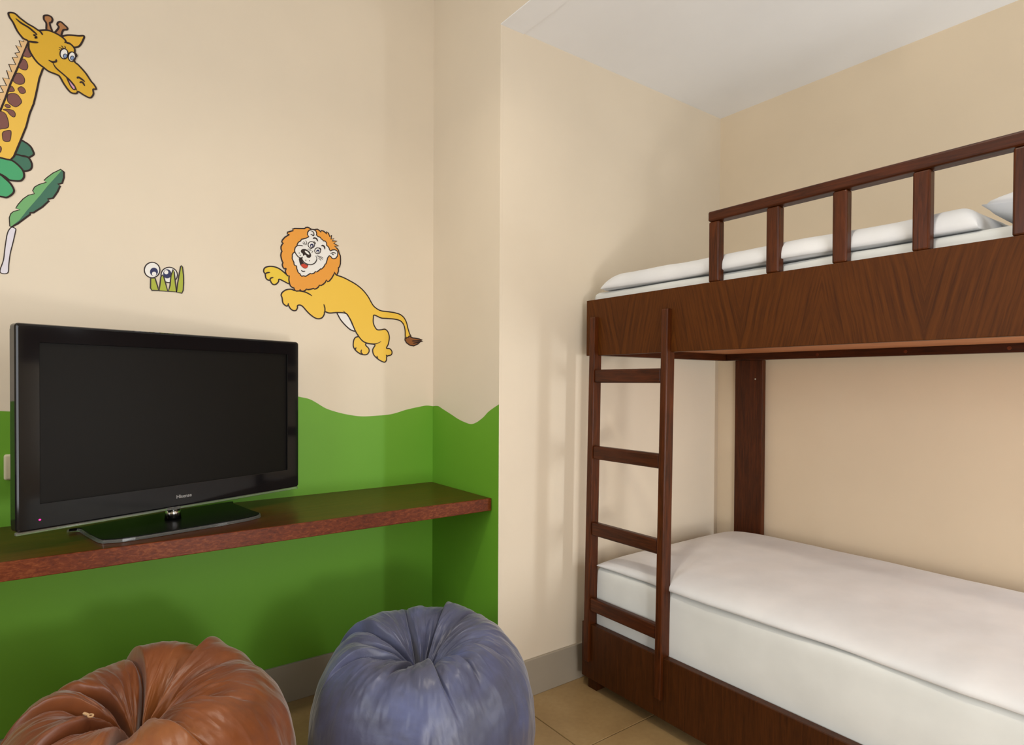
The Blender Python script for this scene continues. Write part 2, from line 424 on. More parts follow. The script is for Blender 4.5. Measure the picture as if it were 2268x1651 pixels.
def duvet(name, x0, x1, y0, y1, z0, h, label, r=0.07, seed=0.0, head=None, crown=0.0, hang=0.0, nx=70, ny=150):
    """flat folded duvet: domed top, rounded edges, slightly lifted hem"""
    bm = bmesh.new(); top = []; bot = []
    def edge(d, rr): 
        q = max(0.0, min(1.0, d / rr)); return math.sqrt(max(0.0, 1 - (1 - q) ** 2))
    # denser sampling near the edges
    def samp(n): return [0.5 - 0.5 * math.cos(math.pi * i / n) for i in range(n + 1)]
    us, vs2 = samp(nx), samp(ny)
    for v in vs2:
        rt, rb = [], []
        for u in us:
            x = x0 + (x1 - x0) * u; y = y0 + (y1 - y0) * v
            wav = 0.006 * math.sin(y * 9 + seed) + 0.004 * fbm(y * 6, seed)
            e = edge(x - x0, r) ** 0.7 * edge(x1 - x, r * 0.8) * edge(y - y0, r * 0.9) * edge(y1 - y, r * 1.6)
            hh = h * e
            hh += crown * e * math.sin(math.pi * min(1, max(0, u))) ** 0.8
            hh += e * (0.005 * fbm(x * 2.2 + seed, y * 2.2) + 0.0016 * fbm(x * 3 + y * 7 + seed, y * 3 - x * 6))
            px = x + (wav * (1 - u) ** 6)
            rt.append(bm.verts.new((px, y, z0 + max(hh, 0.0) + 0.006)))
            rb.append(bm.verts.new((px + 0.004 * (1 - u) ** 3, y, z0 + 0.0015 + 0.004 * (0 if 0.02 < u < 0.98 else 1) * (0.5 + 0.5 * math.sin(y * 7 + seed)))))
        top.append(rt); bot.append(rb)
    for g, flip in ((top, False), (bot, True)):
        for a, b in zip(g, g[1:]):
            for i in range(nx):
                q = (a[i], a[i + 1], b[i + 1], b[i])
                bm.faces.new(q[::-1] if flip else q)
    for i in range(nx):
        bm.faces.new((top[0][i], bot[0][i], bot[0][i + 1], top[0][i + 1])); bm.faces.new((top[-1][i], top[-1][i + 1], bot[-1][i + 1], bot[-1][i]))
    for j in range(ny):
        bm.faces.new((top[j][0], top[j + 1][0], bot[j + 1][0], bot[j][0])); bm.faces.new((top[j][nx], bot[j][nx], bot[j + 1][nx], top[j + 1][nx]))
    o = obj(name, bm, M['duvet'], None, True, origin=((x0 + x1) / 2, (y0 + y1) / 2, z0))
    return tag(o, label, 'duvet')
duvet('duvet', 1.626, 2.44, 0.478, 1.645, 1.496, 0.054, 'white duvet folded flat on the upper bunk mattress', 0.05, 2.0, crown=0.004)
duvet('duvet', 1.604, 2.45, 0.12, 1.640, 0.460, 0.044, 'white duvet spread over the lower bunk mattress', 0.15, 7.3, crown=0.008)

def pillow(name, cx, cy, cz, lx, ly, h, tilt, rz, label):
    bm = bmesh.new(); N = 44; g = []
    for s in (1, -1):
        rows = []
        for j in range(N + 1):
            row = []
            for i in range(N + 1):
                u = -1 + 2 * i / N; v = -1 + 2 * j / N
                pin = 1 - 0.09 * (1 - abs(u) ** 2) * (abs(v) ** 6); pin2 = 1 - 0.09 * (1 - abs(v) ** 2) * (abs(u) ** 6)
                th = (max(0, 1 - abs(u) ** 4.5) * max(0, 1 - abs(v) ** 4.5)) ** 0.5
                z = s * (h / 2 * th + 0.001) + 0.006 * th * fbm(u * 2.5 + s, v * 2.5, 3)
                row.append(bm.verts.new((u * lx / 2 * pin2, v * ly / 2 * pin, z)))
            rows.append(row)
        g.append(rows)
        for a, b in zip(rows, rows[1:]):
            for i in range(N):
                q = (a[i], a[i + 1], b[i + 1], b[i]); bm.faces.new(q if s > 0 else q[::-1])
    t_, b_ = g
    for i in range(N):
        for a, b in (((0, i), (0, i + 1)), ((N, i), (N, i + 1)), ((i, 0), (i + 1, 0)), ((i, N), (i + 1, N))):
            bm.faces.new((t_[a[0]][a[1]], t_[b[0]][b[1]], b_[b[0]][b[1]], b_[a[0]][a[1]]))
    mt = Matrix.Translation((cx, cy, cz)) @ Matrix.Rotation(rz, 4, 'Z') @ Matrix.Rotation(tilt, 4, 'X')
    bmesh.ops.transform(bm, matrix=mt, verts=bm.verts)
    return tag(obj(name, bm, M['duvet'], None, True, origin=(cx, cy, cz)), label, 'pillow')
pillow('pillow', 2.05, 0.262, 1.560, 0.64, 0.46, 0.112, math.radians(3), math.radians(-2), 'white pillow at the head of the upper bunk')

# ------------------------------------------------------------------ shelf, television
sh = thing('wall_shelf', (0.0, 2.007, 0.692), 'long polished dark wood shelf along the green wall holding the television', 'shelf')
obj('shelf_board', box(XN + 0.001, XB - 0.004, 1.796, YA - 0.0005, 0.692, 0.7362, 0.0015), M['shelf_top'], sh)
obj('shelf_edge', box(XN + 0.001, XB - 0.004, 1.788, 1.796, 0.692, 0.7365, 0.002), M['shelf_edge'], sh)

TVR = math.radians(20.63)
tvo = Vector((0.2795, 1.982, 0.7365))
tv = thing('television', tvo, 'black flat screen television on a pedestal stand on the wall shelf', 'television', rz=TVR)
def lobj(name, bm, mat, smooth=False, parent=None):
    bmesh.ops.recalc_face_normals(bm, faces=bm.faces)
    me = bpy.data.meshes.new(name); bm.to_mesh(me); bm.free()
    o = bpy.data.objects.new(name, me); return finish(o, mat, parent or tv, smooth)
# bezel: ring with a rounded outer edge that slopes to the screen
def ring_loft(loops):
    bm = bmesh.new(); L = [[bm.verts.new(p) for p in lp] for lp in loops]
    for a, b in zip(L, L[1:]):
        for i in range(len(a)): bm.faces.new((a[i], a[(i + 1) % len(a)], b[(i + 1) % len(a)], b[i]))
    return bm
def rrect(x0, x1, z0, z1, r, y, n=5):
    pts = []
    for cx, cz, a0 in ((x1 - r, z1 - r, 0), (x0 + r, z1 - r, 90), (x0 + r, z0 + r, 180), (x1 - r, z0 + r, 270)):
        for k in range(n + 1):
            a = math.radians(a0 + 90 * k / n); pts.append((cx + r * math.cos(a), y, cz + r * math.sin(a)))
    return pts
SX0, SX1, SZ0, SZ1 = -0.3485, 0.3515, 0.1135, 0.504
OX0, OX1, OZ0, OZ1 = -0.397, 0.397, 0.0515, 0.549
loops = [rrect(OX0 + .004, OX1 - .004, OZ0, OZ1 - .004, 0.006, 0.034), rrect(OX0, OX1, OZ0, OZ1, 0.009, 0.030), rrect(OX0, OX1, OZ0, OZ1, 0.009, 0.006), rrect(OX0 + .002, OX1 - .002, OZ0 + .001, OZ1 - .002, 0.008, 0.001),
         rrect(OX0 + .006, OX1 - .006, OZ0 + .004, OZ1 - .006, 0.006, 0.0), rrect(SX0 - .001, SX1 + .001, SZ0 - .001, SZ1 + .001, 0.002, 0.0), rrect(SX0, SX1, SZ0, SZ1, 0.001, 0.001), rrect(SX0, SX1, SZ0, SZ1, 0.001, 0.010)]
bez = lobj('bezel', ring_loft(loops), M['black'])
lobj('screen', box(SX0 - 0.003, SX1 + 0.003, 0.008, 0.012, SZ0 - 0.003, SZ1 + 0.003), M['screen'])
lobj('clear_strip', box(OX0 + 0.001, OX1 - 0.001, 0.004, 0.014, 0.0437, 0.0513, 0.0015), M['clear'])
bm = bmesh.new(); add_box(bm, OX0 + 0.004, OX1 - 0.004, 0.020, 0.055, OZ0 + 0.004, OZ1 - 0.004, 0.010, 3)
lobj('back_cover', bm, M['blackmat'])
bm = bmesh.new(); add_box(bm, -0.372, 0.372, 0.050, 0.088, 0.115, 0.300, 0.016, 3); lobj('rear_housing', bm, M['blackmat'])
bm = bmesh.new(); bmesh.ops.create_uvsphere(bm, u_segments=12, v_segments=8, radius=0.004, matrix=Matrix.Translation((-0.350, 0.001, 0.0755)) @ Matrix.Diagonal((1, 0.35, 0.8, 1)))
tag(lobj('standby_light', bm, M['led'], True), 'small glowing pink standby light')
# lettering
fc = bpy.data.curves.new('lettering', 'FONT'); fc.body = 'Hisense'; fc.size = 0.0135; fc.extrude = 0.0003; fc.align_x = 'CENTER'; fc.offset = 0.0003
fo = bpy.data.objects.new('lettering_curve', fc); COL.objects.link(fo)
dg = bpy.context.evaluated_depsgraph_get(); me = bpy.data.meshes.new_from_object(fo.evaluated_get(dg)); bpy.data.objects.remove(fo)
lt = bpy.data.objects.new('lettering', me); finish(lt, M['silver'], bez); lt.location = (0.0, -0.0002, 0.0755); lt.rotation_euler = (math.pi / 2, 0, 0); lt.scale = (1.05, 1.0, 1.0)
tag(lt, 'silver brand lettering below the screen')
# stand
base_out = catmull([(-0.205, -0.150), (-0.215, -0.13), (-0.238, 0.03), (-0.226, 0.062), (-0.19, 0.083), (-0.085, 0.103), (0.06, 0.124), (0.135, 0.126), (0.178, 0.105), (0.190, 0.05), (0.222, -0.11), (0.205, -0.145)], 5)
def prism(pts, z0, z1, shr=0.0):
    bm = bmesh.new(); cx = sum(p[0] for p in pts) / len(pts); cy = sum(p[1] for p in pts) / len(pts)
    sc = lambda p, s: (cx + (p[0] - cx) * s, cy + (p[1] - cy) * s)
    a = [bm.verts.new((*sc(p, 1.0), z0)) for p in pts]; b = [bm.verts.new((*sc(p, 1.0 - shr), z1)) for p in pts]
    bm.faces.new(a[::-1]); bm.faces.new(b)
    for i in range(len(a)): bm.faces.new((a[i], a[(i + 1) % len(a)], b[(i + 1) % len(a)], b[i]))
    return bm
bl = [(p[0], -p[1]) for p in base_out]       # local y points to the wall
bs = lobj('stand_base', prism([(x * 0.985, y * 0.97) for x, y in bl], 0.0035, 0.0105, 0.004), M['blackbase'])
lobj('base_rim', prism(bl, 0.0005, 0.0085, 0.006), M['clear'], parent=bs)
bm = bmesh.new(); bmesh.ops.create_cone(bm, cap_ends=True, segments=28, radius1=0.022, radius2=0.018, depth=0.036, matrix=Matrix.Translation((-0.012, 0.038, 0.029)))
lobj('stand_neck', bm, M['chrome'], True)
bm = bmesh.new(); add_box(bm, -0.055, 0.035, 0.022, 0.055, 0.046, 0.12, 0.006); lobj('neck_bracket', bm, M['blackmat'])

# power socket on the wall behind the television
so = thing('wall_socket', (-0.098, YA, 0.905), 'ivory plastic wall socket on green paint behind the left edge of the television', 'socket')
bm = bmesh.new(); add_box(bm, -0.137, -0.059, YA - 0.014, YA - 0.0003, 0.868, 0.941, 0.006, 3); obj('face_plate', bm, M['ivory'], so)
bm = bmesh.new(); add_box(bm, -0.118, -0.072, YA - 0.022, YA - 0.013, 0.884, 0.925, 0.003); obj('rocker', bm, M['ivory'], so)

# ------------------------------------------------------------------ bean bags
def bean_bag(name, cx, cy, R, H, mat, label, creases, seed, tilt, shift, lobes=0.006):
    """gathered cover: overlapping pleats run from the sunken centre over the rim and fade on the side"""
    prof = [(0.0, 0.70), (0.05, 0.71), (0.11, 0.75), (0.19, 0.84), (0.30, 0.925), (0.44, 0.985), (0.60, 1.0), (0.76, 0.945), (0.90, 0.815), (0.98, 0.64), (1.0, 0.45), (0.985, 0.26), (0.94, 0.11), (0.87, 0.03), (0.74, 0.0), (0.4, 0.0), (0.0, 0.0)]
    pr = catmull(prof, 8, False); NA = 880; nc = len(creases)
    tocam = Vector((-fwd.x, -fwd.y)).normalized()
    bm = bmesh.new(); rings = []
    for k, (r, z) in enumerate(pr):
        s = k / 8.0
        sh_ = shift * max(0.0, 1 - s / 8.0)
        ox, oy = tocam.x * sh_, tocam.y * sh_
        if r * R < 1e-4:
            rings.append([bm.verts.new((cx + ox, cy + oy, z * H))]); continue
        r2, z2 = pr[min(k + 1, len(pr) - 1)]; r0, z0 = pr[max(k - 1, 0)]
        tx, tz = (r2 - r0) * R, (z2 - z0) * H; L = math.hypot(tx, tz) or 1
        nx_, nz_ = -tz / L, tx / L
        ring = []
        angs = [math.radians(c[0]) + c[3] * (s - 3) * 0.05 + 0.04 * math.sin(s * 1.1 + c[0]) for c in creases]
        for i in range(NA):
            a = 2 * math.pi * i / NA
            best = min(range(nc), key=lambda q: (a - angs[q]) % (2 * math.pi))
            nxt = min(range(nc), key=lambda q: (angs[q] - a) % (2 * math.pi))
            da = (a - angs[best]) % (2 * math.pi); db = (angs[nxt] - a) % (2 * math.pi)
            tt = da / (da + db + 1e-9)
            rad = max(r * R, 0.02)
            def f_(c):
                rf = max(0.0, min(1.0, (c[4] - s) / 3.0)); return rf * rf * (3 - 2 * rf) * lerp_curve([(0, 0.15), (1, 0.5), (2.5, 1.0), (6, 0.8), (9, 0.45), (16, 0.2)], s)
            ca, cb = creases[best], creases[nxt]
            A = ca[1] * f_(ca); B = cb[1] * f_(cb)
            wfall = cb[2]; wrise = ca[2]
            edge = math.exp(-(db * rad / wfall) ** 2)            # sharp drop under the next pleat
            d = B * (tt ** 1.3) * (1 - edge)
            d += 0.5 * (A + B) * math.sin(math.pi * tt) * 0.30
            d -= 0.6 * A * math.exp(-(da * rad / (wrise * 0.8)) ** 2)
            d -= 0.6 * B * math.exp(-(db * rad / (wrise * 0.8)) ** 2)
            d += lobes * fbm(math.cos(a) * 1.9 + seed, math.sin(a) * 1.9, s * 0.25) * min(1, s / 5)
            if s < 13:
                d += 0.0040 * fbm(math.cos(a) * 5 + seed, math.sin(a) * 5, s * 0.7) + 0.0007 * fbm(math.cos(a) * 14 + seed, math.sin(a) * 14, s * 1.5)
            rg = 1 - abs(fbm(math.cos(a + s * 0.05) * 4.5 + seed, math.sin(a + s * 0.05) * 4.5, s * 0.35 + seed, 2)) * 3.0
            d += 0.0028 * max(0.0, rg) ** 3 * max(0.0, 1 - abs(s - 4.5) / 3.8)
            rr = max(0.003, r * R + nx_ * d); zz_ = z * H + nz_ * d
            x, y = rr * math.cos(a), rr * math.sin(a)
            if zz_ > 0.02: zz_ += tilt * (x * fwd.x + y * fwd.y) / R * (zz_ / H)
            ring.append(bm.verts.new((cx + x + ox, cy + y + oy, max(zz_, 0.0))))
        rings.append(ring)
    for a, b in zip(rings, rings[1:]):
        if len(a) == 1:
            for i in range(NA): bm.faces.new((a[0], b[i], b[(i + 1) % NA]))
        elif len(b) == 1:
            for i in range(NA): bm.faces.new((a[i], b[0], a[(i + 1) % NA]))
        else:
            for i in range(NA): bm.faces.new((a[i], b[i], b[(i + 1) % NA], a[(i + 1) % NA]))
    t_ = thing(name, (cx, cy, 0), label, 'bean bag')
    c = obj('cover', bm, mat, t_, True)
    return t_, c
def crease_set(seed, n, amp0, amp1, w0, w1):
    rnd = random.Random(seed); out = []; a = rnd.uniform(0, 20)
    for i in range(n):
        out.append((a, rnd.uniform(amp0, amp1), rnd.uniform(w0, w1), rnd.uniform(-1, 1), rnd.choice((6.2, 7.0, 7.6, 8.4, 11.0))))
        a += 360 / n * rnd.uniform(0.6, 1.35)
    return out
bean_bag('bean_bag', 0.815, 1.515, 0.308, 0.428, M['blue'], 'slate blue satin bean bag with a gathered pleated top near the corner', crease_set(14, 10, 0.024, 0.036, 0.0035, 0.005), 3.1, 0.035, 0.058)
bb, cov = bean_bag('bean_bag', 0.147, 1.576, 0.318, 0.442, M['brown'], 'copper brown satin bean bag with a gathered pleated top under the television', crease_set(26, 9, 0.028, 0.044, 0.004, 0.006), 8.4, 0.035, 0.045)
bm = bmesh.new()
add_box(bm, -0.006, 0.006, -0.0025, 0.0025, -0.001, 0.003, 0.001)
for k in range(12):
    a0, a1 = 2 * math.pi * k / 12, 2 * math.pi * (k + 1) / 12
    q = [(0.013 + 0.007 * math.cos(a), 0.0055 * math.sin(a)) for a in (a0, a1)]; p = [(0.013 + 0.0035 * math.cos(a), 0.0027 * math.sin(a)) for a in (a0, a1)]
    lo = [bm.verts.new((*v, 0.0)) for v in (q[0], q[1], p[1], p[0])]; hi = [bm.verts.new((*v, 0.002)) for v in (q[0], q[1], p[1], p[0])]
    bm.faces.new(hi); bm.faces.new(lo[::-1]); bm.faces.new((lo[0], lo[1], hi[1], hi[0])); bm.faces.new((lo[2], lo[3], hi[3], hi[2]))
ZIP_AT = (0.045, 1.535)
zp = lobj('zip_pull', bm, M['zip'], parent=bb)
vz = min(cov.data.vertices, key=lambda v: (v.co.x + 0.147 - ZIP_AT[0]) ** 2 + (v.co.y + 1.576 - ZIP_AT[1]) ** 2 - (0.02 * v.co.z))
zp.location = vz.co + Vector((0, 0, 0.004)); zp.rotation_euler = (0.1, 0.12, -0.9)

# ------------------------------------------------------------------ wall stickers
STICKERS = {
 'lion': [
  ('far_leg','C','lionf',0,1,38,'6470,14991 6321,15044 6139,15110 6116,15023 6041,14931 5953,14899 5879,14948 5831,15034 5750,15046 5686,15112 5664,15243 5616,15321 5632,15423 5702,15488 5831,15529 5976,15529 6123,15489 6254,15409 6370,15321 6520,15235 6655,15078'),
  ('belly','C','white',0,1,38,'8257,14079 8572,14084 8703,13948 8950,13473 8798,13454 8610,13581 8405,13784 8294,13956'),
  ('body','C','lion',1,1,38,'8218,15480 8458,15423 8720,15324 9004,15190 9254,15013 9468,14775 9645,14494 9804,14357 10004,14279 10246,14267 10574,14245 10824,14187 10992,14064 11098,13879 11162,13652 11240,13433 11291,13350 11206,13211 11058,13243 11035,13568 10972,13795 10824,13939 10575,13991 10247,13996 10005,13999 9717,14091 9678,13977 9678,13791 9746,13628 9846,13530 10006,13538 10167,13566 10289,13471 10351,13267 10311,13001 10230,12828 10372,12807 10463,12704 10434,12571 10251,12508 10231,12357 10150,12272 9968,12332 9808,12439 9689,12566 9657,12751 9748,12940 9491,12974 9394,12981 9367,12906 9492,12782 9500,12653 9395,12546 9181,12558 8989,12672 8875,12832 8882,13051 8950,13181 9073,13242 8988,13366 8855,13631 8703,13930 8572,14076 8257,14086 7947,14046 7774,14080 7750,13983 7678,13861 7554,13807 7413,13826 7238,13936 7099,14065 6961,14211 6859,14255 6777,14224 6774,14145 6723,14055 6621,14041 6521,14108 6460,14206 6387,14183 6271,14276 6238,14460 6205,14558 6255,14664 6387,14761 6554,14794 6722,14776 6961,15040 7588,15454 8127,15548'),
  ('tail_tuft','C','tuft',2,0,38,'11036,13269 11079,13244 11112,13303 11163,13283 11223,13363 11270,13326 11377,13285 11506,13276 11680,13253 11811,13212 11724,13184 11838,13166 11715,13145 11616,13055 11421,12961 11250,12982 11100,13072 11028,13184'),
  ('outline','S','ink',3,1,38,'5670,15251 5734,15294 5831,15318'),
  ('outline','S','ink',3,1,38,'5831,15034 5847,15113 5944,15156'),
  ('outline','S','ink',3,1,38,'6689,14766 6995,14749 7168,14696 7300,14621'),
  ('outline','S','ink',3,1,38,'7731,14359 7774,14203 7767,14062'),
  ('outline','S','ink',3,1,38,'6460,14291 6447,14222 6467,14179'),
  ('outline','S','ink',3,1,38,'8460,14165 8590,14067 8760,13843 8931,13472 9103,13207 9296,13032 9570,12970 9807,12987 10007,13082'),
  ('outline','S','ink',3,1,38,'9200,12734 9181,12624 9259,12553'),
  ('outline','S','ink',3,1,38,'8989,12807 8951,12744 8974,12690'),
  ('outline','S','ink',3,1,38,'9828,12515 9848,12441 9872,12415'),
  ('outline','S','ink',3,1,38,'10210,12564 10251,12516 10291,12502'),
  ('outline','S','ink',3,1,38,'11335,13159 11507,13167 11768,13194'),
  ('outline','S','ink',3,1,38,'11378,13064 11550,13099 11724,13153'),
  ('mane','C','mane',4,0,38,'6592,16937 6679,16982 6853,17003 7029,17030 7064,17071 7135,17094 7207,17075 7278,17038 7386,17044 7494,17078 7567,17040 7622,16989 7631,17050 7713,17045 7796,16994 7833,16945 7827,17035 7907,16992 7953,16871 8018,16939 8000,16787 8112,16831 8043,16729 8225,16746 8103,16646 8291,16572 8131,16541 8216,16488 8282,16420 8310,16308 8358,16213 8364,16066 8358,15918 8321,15794 8283,15762 8283,15633 8245,15528 8208,15469 8179,15502 8142,15581 8104,15485 8030,15349 7937,15230 7872,15196 7826,15255 7789,15169 7715,15090 7633,15036 7569,15039 7533,14972 7460,14902 7388,14877 7352,14901 7262,14865 7155,14837 7092,14849 7057,14802 6977,14759 6907,14766 6863,14810 6845,14764 6732,14745 6671,14783 6636,14868 6610,14848 6533,14902 6498,14977 6472,15115 6481,15274 6446,15253 6387,15299 6352,15382 6352,15452 6378,15507 6344,15521 6310,15491 6267,15547 6242,15631 6267,15721 6250,15728 6208,15853 6191,15955 6208,16062 6233,16100 6199,16182 6199,16269 6242,16362 6276,16393 6225,16429 6242,16501 6335,16619 6489,16737 6412,16752 6420,16806 6506,16845 6627,16898'),
  ('face','C','white',5,0,32,'7180,16759 7082,16691 6906,16622 6897,16576 6801,16501 6757,16407 6766,16381 6696,16310 6670,16210 6676,16140 6618,16089 6584,16014 6593,15989 6584,15900 6619,15816 6645,15775 6653,15688 6697,15650 6740,15655 6749,15550 6793,15431 6828,15391 6845,15401 6889,15327 6924,15295 6977,15318 7066,15310 7137,15362 7235,15435 7279,15422 7369,15459 7423,15528 7460,15509 7550,15578 7614,15649 7641,15634 7733,15735 7788,15850 7806,15843 7843,15966 7871,16078 7936,16168 7991,16148 8029,16089 8104,16071 8188,16109 8244,16198 8257,16310 8225,16388 8141,16414 8047,16392 7973,16346 7935,16396 7926,16449 7870,16514 7833,16527 7833,16618 7787,16684 7704,16682 7677,16732 7622,16742 7604,16794 7495,16814 7486,16857 7449,16843 7467,16909 7440,16994 7368,17037 7278,17038 7189,16992 7135,16913 7127,16822'),
  ('mouth','F','ink',6,1,0,'6827,15930 6941,15962 6941,15873 6994,15791 7101,15741 7154,15730 7145,15666 7101,15608 7030,15585 6942,15625 6871,15705 6833,15825'),
  ('tongue','F','red',7,1,0,'6898,15682 6924,15729 6994,15759 7083,15722 7140,15701 7122,15642 7048,15605 6950,15630'),
  ('nose','F','ink',6,1,0,'6906,16241 6959,16284 7047,16295 7118,16269 7189,16225 7243,16161 7261,16073 7225,16006 7154,15989 7101,16009 7083,16060 7030,16080 6994,16040 6968,16054 6959,16106 6906,16152 6889,16194'),
  ('nose','F','white',7,0,0,'7194,16114 7183,16108 7165,16107 7143,16113 7117,16125 7092,16140 7069,16159 7050,16179 7037,16198 7033,16215 7036,16227 7047,16233 7064,16234 7087,16228 7112,16217 7137,16201 7161,16182 7180,16162 7192,16143 7197,16127'),
  ('eye','C','white',6,0,24,'7388,16493 7382,16456 7366,16421 7339,16391 7306,16370 7270,16359 7233,16360 7200,16372 7174,16395 7158,16425 7152,16461 7158,16498 7174,16533 7200,16563 7233,16584 7270,16595 7306,16594 7339,16582 7366,16560 7382,16529'),
  ('eye','F','navy',7,0,0,'7356,16462 7353,16440 7343,16420 7328,16403 7309,16391 7288,16385 7267,16385 7248,16392 7233,16405 7223,16423 7220,16443 7223,16465 7233,16485 7248,16502 7267,16514 7288,16521 7309,16520 7328,16513 7343,16500 7353,16483'),
  ('eye','F','white',8,0,0,'7307,16437 7306,16428 7302,16420 7296,16413 7288,16408 7279,16405 7270,16405 7262,16408 7255,16414 7251,16421 7250,16430 7251,16439 7255,16447 7262,16454 7270,16460 7279,16462 7288,16462 7296,16459 7302,16454 7306,16446'),
  ('eye','C','white',6,0,24,'7608,16303 7603,16269 7587,16237 7563,16210 7533,16191 7499,16181 7465,16182 7435,16193 7411,16214 7396,16242 7390,16275 7396,16309 7411,16341 7435,16368 7465,16387 7499,16397 7532,16396 7563,16385 7587,16364 7603,16336'),
  ('eye','F','navy',7,0,0,'7571,16282 7568,16263 7560,16245 7546,16229 7529,16219 7510,16213 7491,16214 7473,16220 7460,16232 7451,16248 7448,16266 7451,16285 7460,16304 7473,16319 7491,16330 7510,16335 7529,16335 7546,16329 7560,16317 7568,16301'),
  ('eye','F','white',8,0,0,'7531,16252 7530,16244 7527,16236 7521,16230 7514,16226 7506,16223 7498,16224 7491,16226 7486,16231 7482,16238 7481,16245 7482,16253 7486,16261 7491,16267 7498,16271 7506,16274 7514,16274 7521,16271 7527,16266 7530,16260'),
  ('outline','S','ink',9,1,28,'6968,16396 6853,16397 6757,16377'),
  ('outline','S','ink',9,1,28,'6674,16193 6696,16108 6766,16011 6854,15951 6924,15963 6959,16000'),
  ('outline','S','ink',9,1,28,'7423,16103 7468,16010 7441,15899 7369,15809 7261,15755 7136,15755 7030,15795 6950,15874 6933,15943 6959,16000'),
  ('outline','S','ink',9,1,28,'7242,16982 7323,16959 7359,16902 7350,16820 7278,16845 7234,16856'),
  ('outline','S','ink',9,1,28,'7973,16246 8066,16294 8141,16295 8178,16272'),
  ('outline','S','ink',9,1,28,'8029,16244 8103,16217'),
  ('outline','S','ink',9,1,28,'6898,15514 6959,15476 7048,15495'),
  ('outline','S','ink',9,1,28,'7332,16584 7386,16592 7426,16517'),
  ('outline','S','ink',9,1,28,'7531,16396 7595,16386 7619,16317'),
  ('outline','S','ink',9,1,44,'7323,16708 7386,16741 7459,16719 7504,16635'),
  ('outline','S','ink',9,1,44,'7631,16482 7695,16508 7751,16462 7764,16376'),
  ('outline','S','ink',9,1,16,'6950,16513 7021,16434'),
  ('outline','S','ink',9,1,16,'6985,16571 7065,16436'),
  ('outline','S','ink',9,1,16,'7056,16608 7100,16534 7083,16442'),
  ('outline','S','ink',9,1,16,'7459,16108 7604,16090 7714,16040'),
  ('outline','S','ink',9,1,16,'7495,16076 7623,16038 7687,15983'),
  ('outline','S','ink',9,1,16,'7523,16026 7586,15988 7623,15939'),
  ('outline','S','ink',9,1,16,'7109,16295 7207,16317 7297,16347'),
  ('outline','S','ink',9,1,16,'7279,16174 7306,16231 7336,16271'),
  ('outline','S','ink',9,1,16,'7172,16258 7216,16237'),
  ('outline','S','ink',9,1,16,'7216,16291 7270,16262'),
  ('outline','F','ink',9,0,0,'6852,16124 6846,16110 6832,16102 6819,16106 6813,16119 6819,16134 6832,16141 6846,16137'),
  ('outline','F','ink',9,0,0,'6885,16044 6879,16029 6866,16022 6852,16026 6847,16039 6852,16053 6866,16061 6879,16057'),
  ('outline','F','ink',9,0,0,'7085,15894 7079,15880 7065,15872 7051,15877 7046,15890 7051,15904 7065,15912 7079,15908'),
  ('outline','F','ink',9,0,0,'7222,15890 7216,15875 7202,15868 7188,15872 7183,15885 7188,15900 7202,15907 7216,15903'),
 ],
 'giraffe': [
  ('neck_fringe','C','fringe',0,0,20,'-937,21197 -880,21110 -990,21105 -938,20938 -1063,20946 -978,20778 -1083,20724 -1017,20630 -1141,20583 -1065,20406 -1218,20370 -1152,20171 -1266,20185 -1210,19958 -1352,19952 -1268,19758 -1409,19716 -1335,19556 -1485,19501 -1411,19327 -1542,19267 -1468,19094 -1635,19024 -1638,18397 -1526,18618 -1403,19026 -1298,19383 -1182,19831 -1008,20374 -871,20837 -782,21150'),
  ('far_leaf','C','leafd',0,1,38,'-987,18277 -856,18266 -747,18180 -692,18067 -674,17972 -748,17886 -792,17862 -902,17879 -1097,17877'),
  ('far_leaf','C','leafd',1,1,38,'-1119,17872 -902,17865 -792,17848 -726,17722 -720,17597 -771,17502 -903,17447 -1034,17517 -1173,17708'),
  ('neck','C','gir',2,0,38,'-439,20501 -459,20469 -540,20170 -621,19672 -671,19409 -761,19111 -840,18718 -968,18291 -1114,17814 -1210,17670 -1418,17697 -1788,17687 -1750,18033 -1526,18618 -1403,19026 -1298,19383 -1182,19831 -1008,20374 -871,20837 -782,21150 -596,21001'),
  ('spot','C','spot',3,1,12,'-832,20953 -754,20937 -711,20839 -725,20748 -794,20693 -900,20716 -861,20852'),
  ('spot','C','spot',3,1,12,'-901,20617 -833,20577 -795,20441 -834,20329 -931,20312 -998,20365 -959,20488'),
  ('spot','C','spot',3,1,12,'-1047,20166 -951,20183 -874,20070 -884,19943 -971,19873 -1068,19877 -1125,19946 -1086,20080'),
  ('spot','C','spot',3,1,12,'-1164,19776 -1097,19685 -1126,19632 -1221,19612'),
  ('spot','C','spot',3,1,12,'-1020,19744 -952,19820 -885,19795 -852,19706 -895,19639 -963,19630 -1001,19688'),
  ('spot','C','spot',3,1,12,'-1222,19527 -1050,19580 -944,19432 -964,19328 -1070,19213 -1185,19256 -1251,19348'),
  ('spot','C','spot',3,1,12,'-1308,19185 -1261,19242 -1194,19216 -1195,19167 -1261,19145'),
  ('spot','C','spot',3,1,12,'-1346,19066 -1242,19106 -1128,19099 -1081,19026 -1091,18938 -1138,18918 -1205,18969 -1261,19039'),
  ('spot','C','spot',3,1,12,'-1506,18938 -1393,19004 -1300,18968 -1253,18859 -1225,18695 -1244,18592 -1339,18539 -1526,18497'),
  ('spot','C','spot',3,1,12,'-1358,18417 -1302,18480 -1178,18515 -1193,18262 -1246,18200 -1340,18202 -1363,18319'),
  ('spot','C','spot',3,1,12,'-1491,18033 -1398,18018 -1387,17935 -1417,17856 -1492,17826'),
  ('far_ear','C','girm',2,1,38,'1,21539 94,21621 240,21671 387,21703 515,21743 493,21615 418,21435 344,21359 260,21331 177,21406 73,21423'),
